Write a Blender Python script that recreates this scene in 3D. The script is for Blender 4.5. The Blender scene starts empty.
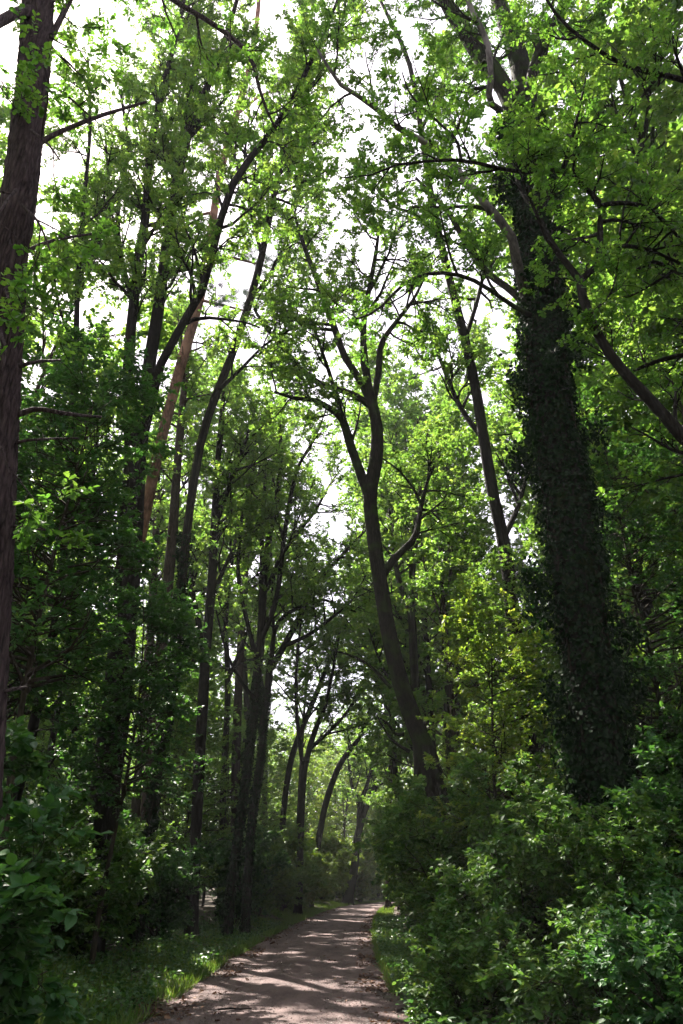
import bpy, math
import numpy as np
from mathutils import Vector

# ------------------------------------------------------------------ scene
S = bpy.context.scene
COL = S.collection
PITCH = math.radians(26.0)
CP, SP = math.cos(PITCH), math.sin(PITCH)
F = 760.0
EYE = 1.6
QD, QM, QS = 1.75, 2.4, .84      # how thickly crowns are set: branches, leaves per twig, leaf length
rng = np.random.default_rng(7)


def P(px, py, Y):
    """photograph pixel + distance along the track -> place in the wood (metres)"""
    u = (px - 341.5) / F
    v = (512 - py) / F
    t = Y / (CP - SP * v)
    return np.array([u * t, Y, EYE + t * (SP + CP * v)]), t


def track_x(y):
    return np.interp(y, [-40, 0, 11, 20, 26, 32, 39, 46, 54, 62, 70, 78, 88, 100, 130],
                     [-.9, -.9, -.87, -.85, -.72, -.5, -.2, .2, .75, 1.5, 3.0, 5.8, 11.5, 20, 45])


HALF = 1.66


def sstep(a, b, x):
    t = np.clip((x - a) / (b - a), 0, 1)
    return t * t * (3 - 2 * t)


def ground_z(x, y):
    d = np.abs(x - track_x(y))
    bank = sstep(1.7, 4.5, d) * .28 + sstep(4, 40, d) * .9
    lump = (np.sin(x * .9 + 1.3) * np.cos(y * .7) * .06 + np.sin(x * .31 + y * .23) * .12 + np.sin(x * 2.3 - y * 1.9) * .025)
    return bank + lump * sstep(1.8, 3.5, d) - .0


# ------------------------------------------------------------------ materials
def newmat(name):
    m = bpy.data.materials.new(name)
    m.use_nodes = True
    nt = m.node_tree
    nt.nodes.clear()
    out = nt.nodes.new('ShaderNodeOutputMaterial')
    return m, nt, out


def nd(nt, kind, **kw):
    n = nt.nodes.new(kind)
    for k, v in kw.items():
        if k.startswith('i_'):
            n.inputs[k[2:].replace('_', ' ')].default_value = v
        else:
            setattr(n, k, v)
    return n


def rgb(c):
    return (c[0], c[1], c[2], 1)


def ramp(nt, stops):
    r = nt.nodes.new('ShaderNodeValToRGB')
    e = r.color_ramp.elements
    while len(e) < len(stops):
        e.new(.5)
    for k, (p, c) in enumerate(stops):
        e[k].position = p
        e[k].color = rgb(c)
    return r


def leaf_mat(name, cols, trans, rough=.5, mix=.45, spec=.4):
    m, nt, out = newmat(name)
    at = nd(nt, 'ShaderNodeAttribute', attribute_name='tint')
    r = ramp(nt, [(i / (len(cols) - 1), c) for i, c in enumerate(cols)])
    nt.links.new(at.outputs['Fac'], r.inputs[0])
    rt = ramp(nt, [(i / (len(trans) - 1), c) for i, c in enumerate(trans)])
    nt.links.new(at.outputs['Fac'], rt.inputs[0])
    b = nd(nt, 'ShaderNodeBsdfPrincipled')
    b.inputs['Roughness'].default_value = rough
    b.inputs['Specular IOR Level'].default_value = spec
    nt.links.new(r.outputs[0], b.inputs['Base Color'])
    t = nd(nt, 'ShaderNodeBsdfTranslucent')
    nt.links.new(rt.outputs[0], t.inputs['Color'])
    mx = nd(nt, 'ShaderNodeMixShader')
    mx.inputs[0].default_value = mix
    nt.links.new(b.outputs[0], mx.inputs[1])
    nt.links.new(t.outputs[0], mx.inputs[2])
    nt.links.new(mx.outputs[0], out.inputs[0])
    return m


def bark_mat(name, dark, light, extra=None, scale=1.0, furrow=9.0, moss=None, bump=.7):
    m, nt, out = newmat(name)
    tc = nd(nt, 'ShaderNodeTexCoord')
    mp = nd(nt, 'ShaderNodeMapping')
    mp.inputs['Scale'].default_value = (furrow * scale, furrow * scale, 1.6 * scale)
    nt.links.new(tc.outputs['Object'], mp.inputs[0])
    n1 = nd(nt, 'ShaderNodeTexNoise', i_Scale=1.6, i_Detail=8, i_Roughness=.65)
    nt.links.new(mp.outputs[0], n1.inputs['Vector'])
    vo = nd(nt, 'ShaderNodeTexVoronoi', i_Scale=2.2, feature='DISTANCE_TO_EDGE')
    nt.links.new(mp.outputs[0], vo.inputs['Vector'])
    mul = nd(nt, 'ShaderNodeMath', operation='MULTIPLY_ADD')
    nt.links.new(vo.outputs['Distance'], mul.inputs[0])
    mul.inputs[1].default_value = .9
    nt.links.new(n1.outputs['Fac'], mul.inputs[2])
    r = ramp(nt, [(.38, dark), (.62, [(a + b) / 2 for a, b in zip(dark, light)]), (.9, light)])
    nt.links.new(mul.outputs[0], r.inputs[0])
    col = r.outputs[0]
    n2 = nd(nt, 'ShaderNodeTexNoise', i_Scale=.9, i_Detail=4)
    nt.links.new(tc.outputs['Object'], n2.inputs['Vector'])
    if extra is not None:
        rr = ramp(nt, [(.5, (0, 0, 0)), (.64, (1, 1, 1))])
        nt.links.new(n2.outputs['Fac'], rr.inputs[0])
        mx = nd(nt, 'ShaderNodeMix', data_type='RGBA')
        nt.links.new(rr.outputs[0], mx.inputs[0])
        nt.links.new(col, mx.inputs[6])
        mx.inputs[7].default_value = rgb(extra)
        col = mx.outputs[2]
    if moss is not None:
        n3 = nd(nt, 'ShaderNodeTexNoise', i_Scale=2.6, i_Detail=6)
        nt.links.new(tc.outputs['Object'], n3.inputs['Vector'])
        rr = ramp(nt, [(.5, (0, 0, 0)), (.62, (.8, .8, .8))])
        nt.links.new(n3.outputs['Fac'], rr.inputs[0])
        mx = nd(nt, 'ShaderNodeMix', data_type='RGBA')
        nt.links.new(rr.outputs[0], mx.inputs[0])
        nt.links.new(col, mx.inputs[6])
        mx.inputs[7].default_value = rgb(moss)
        col = mx.outputs[2]
    b = nd(nt, 'ShaderNodeBsdfPrincipled')
    b.inputs['Roughness'].default_value = .85
    b.inputs['Specular IOR Level'].default_value = .06
    nt.links.new(col, b.inputs['Base Color'])
    bp = nd(nt, 'ShaderNodeBump', i_Strength=bump, i_Distance=.04)
    nt.links.new(mul.outputs[0], bp.inputs['Height'])
    nt.links.new(bp.outputs[0], b.inputs['Normal'])
    nt.links.new(b.outputs[0], out.inputs[0])
    return m


M = {}
M['oak_leaf'] = leaf_mat('oak_leaf', [(.024, .075, .009), (.038, .108, .012), (.06, .13, .014)],
                         [(.09, .24, .024), (.15, .33, .032), (.25, .41, .045)])
M['wood_leaf'] = leaf_mat('wood_leaf', [(.024, .070, .014), (.040, .10, .018), (.068, .12, .022)],
                          [(.12, .28, .034), (.21, .39, .045), (.33, .46, .06)])
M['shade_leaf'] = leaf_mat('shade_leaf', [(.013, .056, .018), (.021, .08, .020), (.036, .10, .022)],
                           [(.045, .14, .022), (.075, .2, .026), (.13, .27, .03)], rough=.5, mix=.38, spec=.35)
M['bramble_leaf'] = leaf_mat('bramble_leaf', [(.016, .056, .011), (.027, .084, .014), (.046, .108, .018), (.08, .12, .022)],
                             [(.06, .16, .022), (.1, .24, .03), (.17, .31, .04), (.26, .34, .05)], rough=.52, mix=.33, spec=.28)
M['gold_glow_leaf'] = leaf_mat('gold_glow_leaf', [(.04, .09, .016), (.07, .13, .02), (.11, .15, .025)],
                          [(.15, .3, .02), (.25, .4, .03), (.4, .43, .05)])  # yellowish sapling; on far plants the paler tone paints in the bend's glow
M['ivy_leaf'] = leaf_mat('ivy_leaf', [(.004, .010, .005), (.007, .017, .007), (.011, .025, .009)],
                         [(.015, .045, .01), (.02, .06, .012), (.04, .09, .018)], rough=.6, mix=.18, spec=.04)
M['pine_needle'] = leaf_mat('pine_needle', [(.016, .05, .03), (.03, .075, .042), (.05, .09, .05)],
                            [(.05, .12, .05), (.07, .16, .06), (.1, .2, .07)], mix=.25)
M['herb_leaf'] = leaf_mat('herb_leaf', [(.022, .06, .022), (.036, .09, .028), (.06, .12, .03)],
                          [(.06, .18, .03), (.09, .23, .03), (.15, .3, .04)], mix=.3, rough=.4)
M['grass_blade'] = leaf_mat('grass_blade', [(.035, .085, .016), (.055, .12, .02), (.10, .14, .03)],
                            [(.14, .3, .03), (.2, .36, .03), (.3, .34, .06)], mix=.35)
M['dead_leaf'] = leaf_mat('dead_leaf', [(.045, .022, .016), (.10, .05, .033), (.18, .10, .065)],
                          [(.08, .03, .02), (.14, .07, .03), (.2, .1, .05)], mix=.12, rough=.7, spec=.2)
M['bark_oak'] = bark_mat('bark_oak', (.006, .005, .0045), (.026, .022, .018), moss=(.022, .036, .010))
M['bark_edge'] = bark_mat('bark_edge', (.012, .008, .010), (.078, .055, .062), scale=1.0, furrow=11, bump=1.0)
M['bark_dark'] = bark_mat('bark_dark', (.005, .004, .004), (.020, .0165, .015))
M['bark_pale'] = bark_mat('bark_pale', (.022, .020, .019), (.10, .088, .08), extra=(.17, .155, .145), furrow=5, bump=.35)
M['bark_brown'] = bark_mat('bark_brown', (.014, .010, .009), (.06, .042, .034))
M['bark_pine'] = bark_mat('bark_pine', (.05, .026, .02), (.22, .115, .085), extra=(.26, .14, .10), furrow=5)
M['bark_stem'] = bark_mat('bark_stem', (.012, .010, .008), (.045, .037, .027), furrow=14, bump=.3)

# ground
m, nt, out = newmat('forest_soil')
tc = nd(nt, 'ShaderNodeTexCoord')
n1 = nd(nt, 'ShaderNodeTexNoise', i_Scale=1.7, i_Detail=9, i_Roughness=.7)
n2 = nd(nt, 'ShaderNodeTexNoise', i_Scale=28, i_Detail=6, i_Roughness=.7)
nt.links.new(tc.outputs['Object'], n1.inputs['Vector'])
nt.links.new(tc.outputs['Object'], n2.inputs['Vector'])
r = ramp(nt, [(.3, (.018, .012, .009)), (.5, (.045, .028, .02)), (.62, (.035, .04, .016)), (.75, (.03, .05, .016))])
nt.links.new(n1.outputs['Fac'], r.inputs[0])
mx = nd(nt, 'ShaderNodeMix', data_type='RGBA', blend_type='MULTIPLY')
mx.inputs[0].default_value = .7
r2 = ramp(nt, [(.3, (.4, .4, .4)), (.7, (1.5, 1.4, 1.3))])
nt.links.new(n2.outputs['Fac'], r2.inputs[0])
nt.links.new(r.outputs[0], mx.inputs[6])
nt.links.new(r2.outputs[0], mx.inputs[7])
b = nd(nt, 'ShaderNodeBsdfPrincipled')
b.inputs['Roughness'].default_value = .95
nt.links.new(mx.outputs[2], b.inputs['Base Color'])
bp = nd(nt, 'ShaderNodeBump', i_Strength=.9, i_Distance=.05)
nt.links.new(n2.outputs['Fac'], bp.inputs['Height'])
nt.links.new(bp.outputs[0], b.inputs['Normal'])
nt.links.new(b.outputs[0], out.inputs[0])
M['soil'] = m

# track: packed pinkish grit with stones and worn wheel lines
m, nt, out = newmat('track_grit')
tc = nd(nt, 'ShaderNodeTexCoord')
mp = nd(nt, 'ShaderNodeMapping')
mp.inputs['Scale'].default_value = (1.0, .35, 1)
nt.links.new(tc.outputs['Object'], mp.inputs[0])
n1 = nd(nt, 'ShaderNodeTexNoise', i_Scale=2.2, i_Detail=8, i_Roughness=.65)
nt.links.new(mp.outputs[0], n1.inputs['Vector'])
n2 = nd(nt, 'ShaderNodeTexNoise', i_Scale=60, i_Detail=5, i_Roughness=.75)
nt.links.new(tc.outputs['Object'], n2.inputs['Vector'])
vo = nd(nt, 'ShaderNodeTexVoronoi', i_Scale=38)
nt.links.new(tc.outputs['Object'], vo.inputs['Vector'])
r = ramp(nt, [(.32, (.062, .041, .041)), (.5, (.125, .085, .083)), (.68, (.185, .13, .126))])
nt.links.new(n1.outputs['Fac'], r.inputs[0])
r2 = ramp(nt, [(.3, (.3, .3, .31)), (.52, (1, 1, 1)), (.72, (1.7, 1.66, 1.62))])
nt.links.new(n2.outputs['Fac'], r2.inputs[0])
mx = nd(nt, 'ShaderNodeMix', data_type='RGBA', blend_type='MULTIPLY')
mx.inputs[0].default_value = .85
nt.links.new(r.outputs[0], mx.inputs[6])
nt.links.new(r2.outputs[0], mx.inputs[7])
# darker soil and crumbs working in from the edges
at = nd(nt, 'ShaderNodeAttribute', attribute_name='edge')
ad = nd(nt, 'ShaderNodeMath', operation='MULTIPLY_ADD')
nt.links.new(n1.outputs['Fac'], ad.inputs[0])
ad.inputs[1].default_value = .9
nt.links.new(at.outputs['Fac'], ad.inputs[2])
re = ramp(nt, [(.98, (0, 0, 0)), (1.0, (.25, .25, .25))])
re.color_ramp.elements[0].position = .82
nt.links.new(ad.outputs[0], re.inputs[0])
mr = nd(nt, 'ShaderNodeMapRange')
nt.links.new(ad.outputs[0], mr.inputs['Value'])
mr.inputs['From Min'].default_value = 1.05
mr.inputs['From Max'].default_value = 1.5
mx2 = nd(nt, 'ShaderNodeMix', data_type='RGBA')
nt.links.new(mr.outputs[0], mx2.inputs[0])
nt.links.new(mx.outputs[2], mx2.inputs[6])
mx2.inputs[7].default_value = (.045, .028, .022, 1)
b = nd(nt, 'ShaderNodeBsdfPrincipled')
b.inputs['Roughness'].default_value = .9
b.inputs['Specular IOR Level'].default_value = .3
nt.links.new(mx2.outputs[2], b.inputs['Base Color'])
sm = nd(nt, 'ShaderNodeMath', operation='ADD')
nt.links.new(n2.outputs['Fac'], sm.inputs[0])
nt.links.new(vo.outputs['Distance'], sm.inputs[1])
bp = nd(nt, 'ShaderNodeBump', i_Strength=.7, i_Distance=.02)
nt.links.new(sm.outputs[0], bp.inputs['Height'])
nt.links.new(bp.outputs[0], b.inputs['Normal'])
nt.links.new(b.outputs[0], out.inputs[0])
M['track'] = m

m, nt, out = newmat('pale_stone')
tc = nd(nt, 'ShaderNodeTexCoord')
n1 = nd(nt, 'ShaderNodeTexNoise', i_Scale=14, i_Detail=6)
nt.links.new(tc.outputs['Object'], n1.inputs['Vector'])
r = ramp(nt, [(.3, (.07, .06, .055)), (.7, (.2, .17, .16))])
nt.links.new(n1.outputs['Fac'], r.inputs[0])
b = nd(nt, 'ShaderNodeBsdfPrincipled')
b.inputs['Roughness'].default_value = .9
nt.links.new(r.outputs[0], b.inputs['Base Color'])
nt.links.new(b.outputs[0], out.inputs[0])
M['stone'] = m


# ------------------------------------------------------------------ mesh helpers
def raw_mesh(name, co, loops, starts, mat, smooth=False, tint=None, attr='tint', dom='FACE'):
    me = bpy.data.meshes.new(name)
    me.vertices.add(len(co))
    me.vertices.foreach_set('co', np.ascontiguousarray(co, dtype=np.float32).ravel())
    me.loops.add(len(loops))
    me.loops.foreach_set('vertex_index', np.ascontiguousarray(loops, dtype=np.int32))
    me.polygons.add(len(starts))
    me.polygons.foreach_set('loop_start', np.ascontiguousarray(starts, dtype=np.int32))
    if smooth:
        me.polygons.foreach_set('use_smooth', np.ones(len(starts), dtype=bool))
    if tint is not None:
        a = me.attributes.new(attr, 'FLOAT', dom)
        a.data.foreach_set('value', np.ascontiguousarray(tint, dtype=np.float32))
    me.materials.append(mat)
    me.update(calc_edges=True)
    me.validate()
    return me


def link(name, me, parent=None):
    o = bpy.data.objects.new(name, me)
    COL.objects.link(o)
    if parent is not None:
        o.parent = parent
    return o


def tag(o, label=None, cat=None, group=None, kind=None):
    if label:
        o['label'] = label
    if cat:
        o['category'] = cat
    if group:
        o['group'] = group
    if kind:
        o['kind'] = kind
    return o


def thing(name, label, cat, loc, group=None):
    o = bpy.data.objects.new(name, None)
    o.empty_display_size = .3
    COL.objects.link(o)
    o.location = loc
    return tag(o, label, cat, group)


def unit(v):
    return v / np.maximum(np.linalg.norm(v, axis=-1, keepdims=True), 1e-9)


def tubes_mesh(name, pts, rad, sides, mat, rough=0.0, r=rng, relief=None):
    """N tubes of K points each, one mesh"""
    N, K, _ = pts.shape
    tan = np.empty_like(pts)
    tan[:, 1:-1] = pts[:, 2:] - pts[:, :-2]
    tan[:, 0] = pts[:, 1] - pts[:, 0]
    tan[:, -1] = pts[:, -1] - pts[:, -2]
    tan = unit(tan)
    chord = unit(pts[:, -1] - pts[:, 0])
    ref = np.where(np.abs(chord[:, 2:3]) > .8, np.array([[1., 0, 0]]), np.array([[0, 0, 1.]]))
    a = unit(np.cross(tan, ref[:, None, :]))
    b = np.cross(tan, a)
    th = np.arange(sides) / sides * 2 * math.pi
    rr = rad[:, :, None] * np.ones(sides)
    if rough:
        rr = rr * (1 + rough * r.standard_normal((N, K, sides)))
    if relief is not None:
        rr = rr * relief
    ring = pts[:, :, None, :] + rr[..., None] * (a[:, :, None, :] * np.cos(th)[None, None, :, None] + b[:, :, None, :] * np.sin(th)[None, None, :, None])
    co = ring.reshape(-1, 3)
    idx = np.arange(N * K * sides).reshape(N, K, sides)
    nxt = np.roll(idx, -1, axis=2)
    q = np.stack([idx[:, :-1], nxt[:, :-1], nxt[:, 1:], idx[:, 1:]], axis=-1).reshape(-1, 4)
    loops = q.ravel()
    starts = np.arange(len(q)) * 4
    cap = idx[:, -1, :].reshape(N, sides)
    loops = np.concatenate([loops, cap.ravel()])
    starts = np.concatenate([starts, len(q) * 4 + np.arange(N) * sides])
    return raw_mesh(name, co, loops, starts, mat, smooth=True)


def resample(p, w, K):
    """Catmull-Rom through traced points"""
    p = np.asarray(p, float)
    w = np.asarray(w, float)
    n = len(p)
    ext = np.vstack([2 * p[0] - p[1], p, 2 * p[-1] - p[-2]])
    d = np.concatenate([[0], np.cumsum(np.linalg.norm(np.diff(p, axis=0), axis=1))])
    s = np.linspace(0, d[-1], K)
    f = np.interp(s, d, np.arange(n))
    i = np.minimum(f.astype(int), n - 2)
    t = (f - i)[:, None]
    p0, p1, p2, p3 = ext[i], ext[i + 1], ext[i + 2], ext[i + 3]
    q = .5 * (2 * p1 + (p2 - p0) * t + (2 * p0 - 5 * p1 + 4 * p2 - p3) * t ** 2 + (3 * p1 - p0 - 3 * p2 + p3) * t ** 3)
    return q, np.interp(s, d, w)


def spawn(r, pts, rad, n, t0, t1, L, ang, K, wob=.15, up=.1, rs=.028, flat=0., taper=.5):
    N, Kp, _ = pts.shape
    t = (t0 + (t1 - t0) * (np.arange(n)[None, :] + r.random((N, n))) / n)
    f = t * (Kp - 1)
    i = np.minimum(f.astype(int), Kp - 2)
    w = (f - i)[..., None]
    rows = np.arange(N)[:, None]
    a, b = pts[rows, i], pts[rows, i + 1]
    pos = (a * (1 - w) + b * w).reshape(-1, 3)
    tan = unit(b - a).reshape(-1, 3)
    pr = (rad[rows, i] * (1 - w[..., 0]) + rad[rows, i + 1] * w[..., 0]).reshape(-1)
    v = r.standard_normal((N * n, 3))
    v[:, 2] *= (1 - flat)
    perp = unit(v - (v * tan).sum(1, keepdims=True) * tan)
    an = np.radians(r.uniform(ang[0], ang[1], N * n))[:, None]
    d = np.cos(an) * tan + np.sin(an) * perp
    d[:, 2] += up
    d = unit(d)
    ln = r.uniform(L[0], L[1], N * n) * (1 - taper * t.reshape(-1))
    out = np.empty((N * n, K, 3))
    out[:, 0] = pos
    st = (ln / (K - 1))[:, None]
    for k in range(1, K):
        out[:, k] = out[:, k - 1] + d * st
        d = d + wob * r.standard_normal((N * n, 3))
        d[:, 2] += up * .35
        d = unit(d)
    r0 = np.minimum(pr * .75, ln * rs)
    rd = np.maximum(r0[:, None] * np.linspace(1, .3, K)[None, :], .003)
    return out, rd


HALF_HEX = [(0, 0), (.32, .27), (.72, .23), (1, 0)]
HALF_BROAD = [(0, 0), (.14, .26), (.42, .40), (.74, .28), (1, 0)]
HALF_HAZEL = [(0, 0), (.05, .12), (.2, .27), (.42, .32), (.66, .24), (.85, .1), (1, 0)]
HALF_OAK = [(0, 0), (.18, .10), (.30, .22), (.38, .13), (.52, .30), (.62, .17), (.78, .30), (.90, .20), (1, 0)]
HALF_QUAD = [(0, 0), (.45, .34), (1, 0)]
HALF_LANCE = [(0, 0), (.3, .19), (.65, .17), (1, 0)]
HALF_NEEDLE = [(0, 0), (.5, .035), (1, 0)]
TEMPL = {}
for key, h, fold in (('hex', HALF_HEX, .12), ('broad', HALF_BROAD, .10), ('oak', HALF_OAK, .12), ('hazel', HALF_HAZEL, .10), ('quad', HALF_QUAD, .14), ('lance', HALF_LANCE, .1), ('needle', HALF_NEEDLE, .01)):
    top = [(x, y, fold * math.sqrt(max(y, 0)) - .12 * x * x) for x, y in h]
    bot = [(x, -y, fold * math.sqrt(max(y, 0)) - .12 * x * x) for x, y in h[1:-1]]
    v = np.array(top + bot)
    n = len(h)
    f1 = list(range(n))
    f1 = f1[::-1]
    f2 = [0] + list(range(n, n + len(bot))) + [n - 1]
    TEMPL[key] = (v, [f1, f2])


def leaves_mesh(name, pos, T, Nn, size, templ, mat, tint):
    v, faces = TEMPL[templ]
    B = np.cross(Nn, T)
    V = len(v)
    n = len(pos)
    co = pos[:, None, :] + size[:, None, None] * (v[None, :, 0:1] * T[:, None] + v[None, :, 1:2] * B[:, None] + v[None, :, 2:3] * Nn[:, None])
    fl = np.concatenate([np.array(f) for f in faces])
    loops = (np.arange(n)[:, None] * V + fl[None, :]).ravel()
    fs = np.cumsum([0] + [len(f) for f in faces])[:-1]
    starts = (np.arange(n)[:, None] * len(fl) + fs[None, :]).ravel()
    return raw_mesh(name, co.reshape(-1, 3), loops, starts, mat, tint=np.repeat(tint, len(faces)))


def leaf_frames(r, pts, m, size, spread=.5, t0=.15, flatten=.0, droop=.15, fwd=.6):
    """leaves set alternately along twigs"""
    N, K, _ = pts.shape
    t = t0 + (1 - t0) * (np.arange(m)[None, :] + .6 * r.random((N, m))) / max(m - .4, 1)
    t = np.clip(t, 0, 1)
    f = t * (K - 1)
    i = np.minimum(f.astype(int), K - 2)
    w = (f - i)[..., None]
    rows = np.arange(N)[:, None]
    a, b = pts[rows, i], pts[rows, i + 1]
    pos = (a * (1 - w) + b * w).reshape(-1, 3)
    tan = unit(b - a).reshape(-1, 3)
    upv = np.array([0, 0, 1.]) + .35 * r.standard_normal((N * m, 3))
    side = unit(np.cross(tan, upv))
    sg = np.where((np.arange(m)[None, :] + r.integers(0, 2, (N, 1))) % 2 == 0, 1., -1.) * np.ones((N, 1))
    sg = sg.reshape(-1, 1)
    T = fwd * tan + .8 * sg * side + .3 * r.standard_normal((N * m, 3))
    T[:, 2] = T[:, 2] * (1 - flatten) - droop
    T = unit(T)
    nn = np.array([0, 0, 1.]) + spread * r.standard_normal((N * m, 3))
    nn = unit(nn - (nn * T).sum(1, keepdims=True) * T)
    sz = size * np.clip(np.exp(r.normal(-.1, .28, N * m)), .4, 1.6)
    # tint varies by twig and by leaf
    tw = np.repeat(r.random(N), m)
    tint = np.clip(.6 * tw + .4 * r.random(N * m), 0, 1)
    return pos, T, nn, sz, tint


def traced(seq, Y, K):
    """traced outline (px, py, width px [, metres nearer/farther]) -> points and radii in the wood"""
    pts, rad = [], []
    slim = 1.0 if seq[0][2] > 39 else .84
    for s in seq:
        y = Y + (s[3] if len(s) > 3 else 0)
        p, t = P(s[0], s[1], y)
        pts.append(p)
        rad.append(slim * s[2] * t / F / 2)
    return resample(pts, rad, K)


def crown_from(r, parents, dens, size, templ, mat, L=(1.2, 3.0), L2=(.6, 1.4), L3=(.25, .55), t0=.2, m=7, spread=.55, up=.12, flat=.35, n2=5, n3=4, ang=(30, 75), droop=.15):
    """side branches -> twigs -> leaves on every parent limb (list of (pts, rad))"""
    dens, m, n3, size = dens * QD, int(round(m * QM)), n3 + 1, size * QS
    a_p, a_r = [], []
    for pts, rad in parents:
        ln = np.linalg.norm(np.diff(pts, axis=0), axis=1).sum()
        n = max(2, int(ln * dens))
        p, q = spawn(r, pts[None], rad[None], n, t0, 1.0, L, ang, 6, wob=.16, up=up, flat=flat, taper=.45)
        a_p.append(p)
        a_r.append(q)
    p1, r1 = np.concatenate(a_p), np.concatenate(a_r)
    p2, r2 = spawn(r, p1, r1, n2, .2, 1.0, L2, (25, 65), 4, wob=.18, up=up * .6, flat=flat, taper=.4)
    p3, r3 = spawn(r, p2, r2, n3, .15, 1.0, L3, (20, 65), 3, wob=.15, up=.03, flat=flat, taper=.3)
    lf = leaf_frames(r, p3, m, size, spread=spread, droop=droop)
    le = leaf_frames(r, p2[:, -2:], 3, size, spread=spread, droop=droop)
    lf = [np.concatenate([x, y]) for x, y in zip(lf, le)]
    return (p1, r1), (p2, r2), (p3, r3), lf


def join_tubes(name, mats, groups, base):
    """several tube batches -> one mesh (all the twigs of one crown)"""
    cos, loops, starts, no, nl = [], [], [], 0, 0
    for (pts, rad), sides in groups:
        me = tubes_mesh('x', pts - base, rad, sides, mats)
        n = len(me.vertices)
        c = np.empty(n * 3, np.float32)
        me.vertices.foreach_get('co', c)
        l = np.empty(len(me.loops), np.int32)
        me.loops.foreach_get('vertex_index', l)
        s = np.empty(len(me.polygons), np.int32)
        me.polygons.foreach_get('loop_start', s)
        cos.append(c.reshape(-1, 3))
        loops.append(l + no)
        starts.append(s + nl)
        no += n
        nl += len(l)
        bpy.data.meshes.remove(me)
    return raw_mesh(name, np.concatenate(cos), np.concatenate(loops), np.concatenate(starts), mats, smooth=True)


def ivy_on(r, pts, rad, n, thick, size, base, parent, mat='ivy_leaf', lo=0., hi=1., power=1.):
    """ivy leaves and shoots clothing a trunk"""
    K = len(pts)
    t = lo + (hi - lo) * r.random(n) ** power
    f = t * (K - 1)
    i = np.minimum(f.astype(int), K - 2)
    w = (f - i)[:, None]
    c = pts[i] * (1 - w) + pts[i + 1] * w
    rr = rad[i] * (1 - w[:, 0]) + rad[i + 1] * w[:, 0]
    tan = unit(pts[i + 1] - pts[i])
    a = unit(np.cross(tan, np.array([1., .2, 0])))
    b = np.cross(tan, a)
    th = r.random(n) * 2 * math.pi
    # clumps: thickness wanders round and along the trunk
    cl = .5 + .28 * np.sin(th * 3 + t * 23 + 2 * np.sin(t * 9)) * np.sin(t * 41 + th * 2 + 1.7) + .22 * np.sin(th + t * 13) + .14 * np.sin(t * 97 + th * 5)
    cl = np.clip(cl, .05, 1.2) * (1.15 - .5 * t)
    dirv = a * np.cos(th)[:, None] + b * np.sin(th)[:, None]
    pos = c + dirv * (rr + thick * cl * r.random(n) ** .7)[:, None] + tan * r.normal(0, .05, n)[:, None]
    nt_ = max(8, n // 900)
    pick = r.integers(0, n, nt_)
    own = r.integers(0, nt_, n)
    shag = r.random(n) < .22
    tc_ = c[pick] + dirv[pick] * (rr[pick] + thick * r.uniform(.7, 1.25, nt_))[:, None]
    off = r.normal(0, 1, (n, 3)) * np.array([.11, .11, .2])
    pos = np.where(shag[:, None], tc_[own] + off * min(1, thick * 3), pos)
    Nn = unit(dirv + .55 * r.standard_normal((n, 3)) + np.array([0, 0, .35]))
    T = np.array([0, 0, -1.]) + .7 * r.standard_normal((n, 3))
    T = unit(T - (T * Nn).sum(1, keepdims=True) * Nn)
    nv = 9
    kk = np.linspace(0, K - 1, 40)
    ii = np.minimum(kk.astype(int), K - 2)
    ww = (kk - ii)[:, None]
    cc = pts[ii] * (1 - ww) + pts[ii + 1] * ww
    rc = np.interp(kk, np.arange(K), rad)
    vs, vr = [], []
    for v in range(nv):
        av = 2 * math.pi * v / nv + np.cumsum(r.normal(0, .09, 40))
        vs.append(cc + np.stack([np.cos(av), np.sin(av), 0 * av], -1) * (rc * 1.03 + .01)[:, None])
        vr.append(np.linspace(.035, .012, 40) * min(1, rad[len(rad) // 2] / .3))
    link('ivy_stems', tubes_mesh('ivy_stems', np.array(vs) - base, np.array(vr), 6, M['bark_stem']), parent)
    me = leaves_mesh('ivy', pos - base, T, Nn, size * r.uniform(.45, 1.4, n), 'broad', M[mat], r.random(n))
    return link('ivy', me, parent)


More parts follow.
